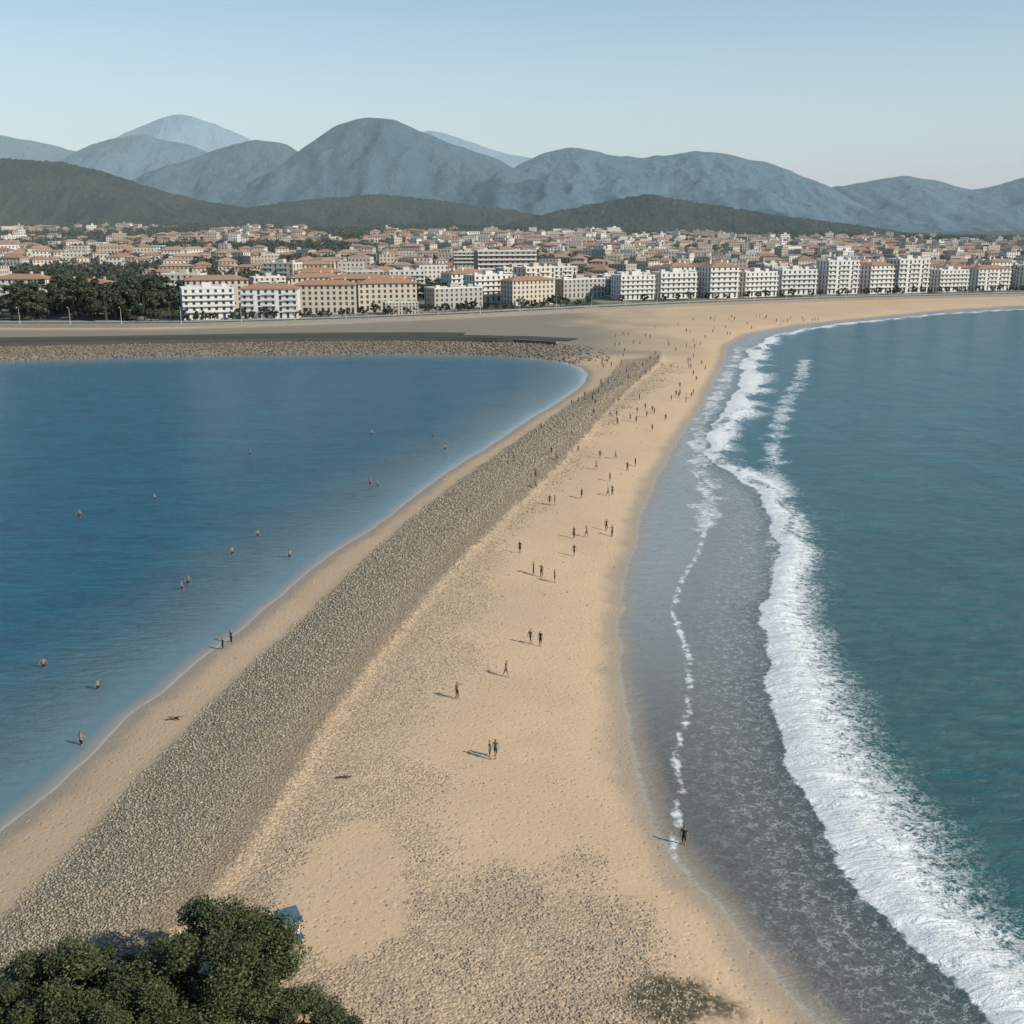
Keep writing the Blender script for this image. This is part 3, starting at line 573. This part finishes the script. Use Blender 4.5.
# ------------------------------------------------------------------ people
SKIN=simple('skin',(.36,.21,.14),(.28,.16,.10),.6,6); HAIR=simple('hair',(.03,.02,.015),(.05,.03,.02),.6,20)
CL=[simple('cloth_'+n_,c_,tuple(k_*.8 for k_ in c_),.85,10) for n_,c_ in (('navy',(.03,.04,.09)),('black',(.02,.02,.022)),('white',(.5,.48,.44)),('red',(.14,.05,.04)),('olive',(.09,.09,.05)),('blue',(.05,.12,.25)))]
def person(name,pose,top,bottom,bare=False,scale=1.0):
    s=pose; J={}
    J['pel']=(0,0,.95,.13,.10); J['bel']=(0,0,1.08,.13,.09); J['che']=(0,s.get('lean',0)*-.1,1.30,.155,.10); J['shc']=(0,s.get('lean',0)*-.14,1.43,.09,.075); J['nec']=(0,s.get('lean',0)*-.17,1.50,.052,.055)
    J['hd1']=(0,-.02+s.get('lean',0)*-.17,1.58,.075,.085); J['hd2']=(0,-.01+s.get('lean',0)*-.18,1.67,.08,.098); J['hd3']=(0,.0+s.get('lean',0)*-.18,1.73,.05,.06)
    E=[('pel','bel'),('bel','che'),('che','shc'),('shc','nec'),('nec','hd1'),('hd1','hd2'),('hd2','hd3')]
    for sd,k in ((-1,'L'),(1,'R')):
        st=s.get('step',0)*sd
        J['hip'+k]=(.095*sd,0,.90,.095,.095); J['kne'+k]=(.10*sd,-st*.5-.03,.50,.058,.058); J['ank'+k]=(.10*sd,-st,.09+max(0,-st)*.12,.038,.042); J['toe'+k]=(.115*sd,-st-.16,.035+max(0,-st)*.02,.038,.03)
        E+= [('pel','hip'+k),('hip'+k,'kne'+k),('kne'+k,'ank'+k),('ank'+k,'toe'+k)]
        sw=-st*.8; ab=s.get('arm'+k,(.05,0,0))
        J['sho'+k]=(.185*sd,J['shc'][1],1.41,.055,.055)
        J['elb'+k]=((.225+ab[0])*sd,sw*-.35+ab[1]*.5+.02,1.13+ab[2]*.5,.038,.038); J['wri'+k]=((.235+ab[0]*1.2)*sd,sw*-.7-.04+ab[1],.88+ab[2],.026,.022); 
        wr=J['wri'+k]; J['pal'+k]=(wr[0],wr[1]-.012,wr[2]-.075 if ab[2]<.2 else wr[2]+.05,.022,.034)
        E+= [('shc','sho'+k),('sho'+k,'elb'+k),('elb'+k,'wri'+k),('wri'+k,'pal'+k)]
    names=list(J); me=bpy.data.meshes.new('b'); me.from_pydata([J[n_][:3] for n_ in names],[(names.index(a_),names.index(b_)) for a_,b_ in E],[])
    ob=bpy.data.objects.new('b',me); COL.objects.link(ob); m=ob.modifiers.new('s','SKIN'); 
    for i,n_ in enumerate(names): me.skin_vertices[0].data[i].radius=(J[n_][3],J[n_][4])
    me.skin_vertices[0].data[0].use_root=True; m.use_smooth_shade=True
    ob.modifiers.new('ss','SUBSURF').levels=1
    dg=bpy.context.evaluated_depsgraph_get(); ev=ob.evaluated_get(dg); em=ev.to_mesh()
    V=[tuple(v_.co) for v_ in em.vertices]; Fc=[tuple(p_.vertices) for p_ in em.polygons]; ev.to_mesh_clear(); bpy.data.objects.remove(ob)
    mi=[]
    for f_ in Fc:
        c=np.mean([V[i] for i in f_],0); hd=J['hd2']
        if c[2]>1.52 and (c[2]>1.70 or c[1]>hd[1]+.03): mi.append(3)
        elif c[2]>1.46: mi.append(0)
        elif abs(c[0])>.19 and c[2]<1.30: mi.append(0)
        elif c[2]>.98: mi.append(0 if bare else 1)
        elif c[2]>(.55 if not s.get('long') else .12): mi.append(2)
        else: mi.append(0)
    def addt(pts,rad,m_,seg=5):
        v,f=tube(pts,rad,seg); o=len(V); V.extend(v); Fc.extend([tuple(i+o for i in q) for q in f]); mi.extend([m_]*len(f))
    for k,sd in (('L',-1),('R',1)):
        p_=J['pal'+k]; dz=-1 if p_[2]<J['wri'+k][2] else 1
        for i,(ln,oy) in enumerate(((.072,-.028),(.082,-.010),(.076,.008),(.060,.025))):
            x0,y0,z0=p_[0],p_[1]+oy,p_[2]+dz*.01
            addt([(x0,y0,z0),(x0-sd*.006,y0-.003,z0+dz*ln*.55),(x0-sd*.022,y0-.005,z0+dz*ln)],[.010,.009,.006],0)
        addt([(p_[0],p_[1]-.025,p_[2]-dz*.02),(p_[0]-sd*.01,p_[1]-.05,p_[2]+dz*.01),(p_[0]-sd*.015,p_[1]-.055,p_[2]+dz*.04)],[.012,.010,.007],0)
        h=J['hd1']; addt([(sd*.078,h[1]+.01,h[2]+.02),(sd*.094,h[1]+.02,h[2]+.045),(sd*.080,h[1]+.015,h[2]+.075)],[.008,.014,.008],0)
        addt([(sd*.032,h[1]-.083,h[2]+.065),(sd*.032,h[1]-.094,h[2]+.065)],[.012,.004],3)
    h=J['hd1']; addt([(0,h[1]-.085,h[2]+.06),(0,h[1]-.112,h[2]+.025),(0,h[1]-.085,h[2]+.018)],[.007,.014,.008],0)
    addt([(-.025,h[1]-.087,h[2]-.01),(0,h[1]-.094,h[2]-.013),(.025,h[1]-.087,h[2]-.01)],[.004,.006,.004],3)
    return mk(name,np.array(V)*scale,Fc,[SKIN,top,bottom,HAIR],mi,smooth=True,link=False)
PM=[person('person_a',{'step':.0},CL[1],CL[1],False),person('person_b',{'step':.28},CL[4],CL[0],False),person('person_c',{'step':.22,'armL':(.12,-.12,.12)},CL[0],CL[1],True),
    person('person_d',{'step':.05,'armR':(.1,-.25,.5),'long':1},CL[4],CL[1]),person('person_e',{'step':-.26,'lean':.4},CL[3],CL[0]),person('person_f',{'step':.12,'armL':(.14,0,.05),'armR':(.16,0,.1)},CL[5],CL[1],True,.95)]
def putp(i,x_,y_,rz=None,z=None,s=1.0):
    zz_=float(GZ(x_,y_)[0]) if z is None else z
    place(PM[i%6],'person',(x_,y_,zz_),random.uniform(0,6.28) if rz is None else rz,s)
for i,(a_,b_) in enumerate([(-2.1,94.0),(-1.55,94.3),(-5.8,106.9),(-.7,113.3),(2.2,123.6),(3.4,123.3),(6,147.3),(4.2,149.1),(3.1,150.1),(1.2,160.1),(9.5,160.6),(10,170.1),(12.1,171.3),(6.7,189.3),(7.6,189.3),(12.8,195.9),(19.3,210.8),(18.8,200.2),(26,226.3),(18.9,231.3),(23.8,221.5),(36.2,295.6),(37.7,292.4),(45.7,312.8),(48.4,322),(16.4,173.1),(15.7,176.1),(14.3,81.5)]):
    putp([0,1,3,4,1,0,0,3,3][i%9],a_,b_,s=(1.14 if i<6 else 1.15))
for a_,b_ in [(-54.6,119.3),(-42.8,99.7),(-46,113.1),(-76.5,187.8),(-67.1,200.2),(-46.7,147.6),(-46.6,150.3),(-43.8,164.7),(-42.1,174.9),(-34.5,163.1),(-34.5,266.2),(-58.9,241.9),(-28.2,212.5),(-26.5,211),(-15.4,247.6),(-19,262)]:
    putp(random.choice([2,5]),a_,b_,z=-.45,s=1.1)
putp(0,-35.1,124.9,z=-.25,s=1.1); putp(3,-34.7,127.2,z=-.15,s=1.1); 
sx=[p_[0] for p_ in SEA[1:25]]; sy=[p_[1] for p_ in SEA[1:25]]
for i in range(125):
    b_=195+400*random.random()**.95; a_=np.interp(b_,sy,sx)-random.uniform(3,14+b_*.075)
    putp(random.choice([0,0,1,1,3,4,2]),float(a_),b_,s=1.1)

def driftwood():
    V,Fc=tube([(-1.0,0,.12),(-.4,.08,.14),(.3,-.03,.13),(1.0,.12,.16)],[.05,.10,.11,.04],8)
    v,f=tube([(.2,0,.15),(.45,.35,.3),(.6,.6,.42)],[.05,.035,.015],6); o=len(V); V+=v; Fc+=[tuple(i+o for i in q) for q in f]
    return mk('driftwood_mesh',np.array(V),Fc,[BARK],smooth=True,link=False)
DW=driftwood(); place(DW,'driftwood',(-15.1,89.3,float(GZ(-15.1,89.3)[0])),.1,.8)
o=place(PM[2],'person',(-33.6,103.5,float(GZ(-34.1,103.5)[0])+.16)); o.rotation_euler=(math.radians(-88),0,math.radians(80))
BLUE=simple('blue_paint',(.055,.11,.16),(.08,.14,.19),.6,2); WHT=simple('white_paint',(.60,.61,.60),(.52,.53,.52),.6,2)
def hut():
    par=bpy.data.objects.new('lifeguard_hut',None); COL.objects.link(par)
    def bx(nm,x0,x1,y0,y1,z0,z1,m,tilt=0):
        V=np.array([(a_,b_,c_+(tilt*(b_-y0))) for c_ in (z0,z1) for a_,b_ in ((x0,y0),(x1,y0),(x1,y1),(x0,y1))])
        o=mk(nm,V,[(0,3,2,1),(4,5,6,7),(0,1,5,4),(1,2,6,5),(2,3,7,6),(3,0,4,7)],[m]); o.parent=par
        b=o.modifiers.new('bv','BEVEL'); b.width=.02
    bx('cabin',-.85,.85,-.7,.7,.5,2.1,WHT); bx('roof',-1.1,1.1,-1.0,.95,2.12,2.2,BLUE,.22); bx('door',-.3,.35,-.735,-.70,.55,1.95,BLUE); bx('window',.45,.8,-.73,-.702,1.2,1.7,GLASS); bx('deck',-1.1,1.1,-1.3,.8,.38,.49,BLUE)
    for i,(a_,b_) in enumerate(((-.9,-1.2),(.9,-1.2),(.9,.7),(-.9,.7))): bx('leg_%d'%(i+1),a_-.06,a_+.06,b_-.06,b_+.06,-.4,.375,WHT)
    bx('panel',.86,.90,-.5,.6,.7,1.9,BLUE)
    return par
h=hut(); h.location=(-15.5,66.4,float(GZ(-15.5,66.4)[0])-.1); h.rotation_euler=(0,0,.5); h.scale=(.75,.75,.75)

# ------------------------------------------------------------------ real air haze between the bay and the mountains
V=np.array([(a_,b_,c_) for c_ in (-30,620) for a_,b_ in ((-9000,480),(9000,480),(9000,13500),(-9000,13500))])
m=bpy.data.materials.new('air_haze'); m.use_nodes=True; nt=m.node_tree; nt.nodes.remove(nt.nodes['Principled BSDF']); vsn=nt.nodes.new('ShaderNodeVolumeScatter')
vsn.inputs['Color'].default_value=(.80,.96,1,1); vsn.inputs['Density'].default_value=8e-5; vsn.inputs['Anisotropy'].default_value=-.2
nt.links.new(vsn.outputs[0],nt.nodes['Material Output'].inputs['Volume'])
mk('air_haze',V,[(0,3,2,1),(4,5,6,7),(0,1,5,4),(1,2,6,5),(2,3,7,6),(3,0,4,7)],[m])

# ------------------------------------------------------------------ sun, sky, camera
EL=math.radians(32); AZ=math.radians(118)
sd=bpy.data.lights.new('sun','SUN'); sd.energy=4.9; sd.angle=math.radians(.5); sd.color=(1,.93,.80); so=bpy.data.objects.new('sun',sd); COL.objects.link(so)
dv=Vector((math.sin(AZ)*math.cos(EL),math.cos(AZ)*math.cos(EL),math.sin(EL))); so.rotation_euler=dv.to_track_quat('Z','Y').to_euler(); so.location=(200,-100,300)
wd=bpy.data.worlds.new('World'); sc.world=wd; wd.use_nodes=True; nt=wd.node_tree; bg=nt.nodes['Background']
sk=nt.nodes.new('ShaderNodeTexSky'); sk.sky_type='NISHITA'; sk.sun_disc=False; sk.sun_elevation=EL; sk.sun_rotation=AZ; sk.dust_density=.4; sk.air_density=1.0; sk.ozone_density=1.2
tc=nt.nodes.new('ShaderNodeTexCoord'); sp=nt.nodes.new('ShaderNodeSeparateXYZ'); nt.links.new(tc.outputs['Generated'],sp.inputs[0])
mr=nt.nodes.new('ShaderNodeMapRange'); mr.interpolation_type='SMOOTHSTEP'; nt.links.new(sp.outputs[2],mr.inputs[0]); mr.inputs[1].default_value=-.02; mr.inputs[2].default_value=.29; mr.inputs[3].default_value=.95; mr.inputs[4].default_value=0
mu=nt.nodes.new('ShaderNodeMix'); mu.data_type='RGBA'; mu.blend_type='MULTIPLY'; mu.inputs[0].default_value=1; nt.links.new(sk.outputs[0],mu.inputs[6]); mu.inputs[7].default_value=(.80,1.14,1.24,1)
mx=nt.nodes.new('ShaderNodeMix'); mx.data_type='RGBA'; nt.links.new(mr.outputs[0],mx.inputs[0]); nt.links.new(mu.outputs[2],mx.inputs[6]); mx.inputs[7].default_value=(6.7,8.0,8.5,1)
nt.links.new(mx.outputs[2],bg.inputs[0]); bg.inputs[1].default_value=.1
cd=bpy.data.cameras.new('camera'); cam=bpy.data.objects.new('camera',cd); COL.objects.link(cam)
f_=1098.0; cam.location=(0,0,HC); cam.rotation_euler=(math.pi/2-math.atan(287/f_),0,0); cd.sensor_width=36; cd.lens=f_/1024*36; cd.clip_end=60000; cd.clip_start=.5
sc.camera=cam
sc.view_settings.view_transform='Standard'; sc.view_settings.look='None'; sc.view_settings.exposure=0
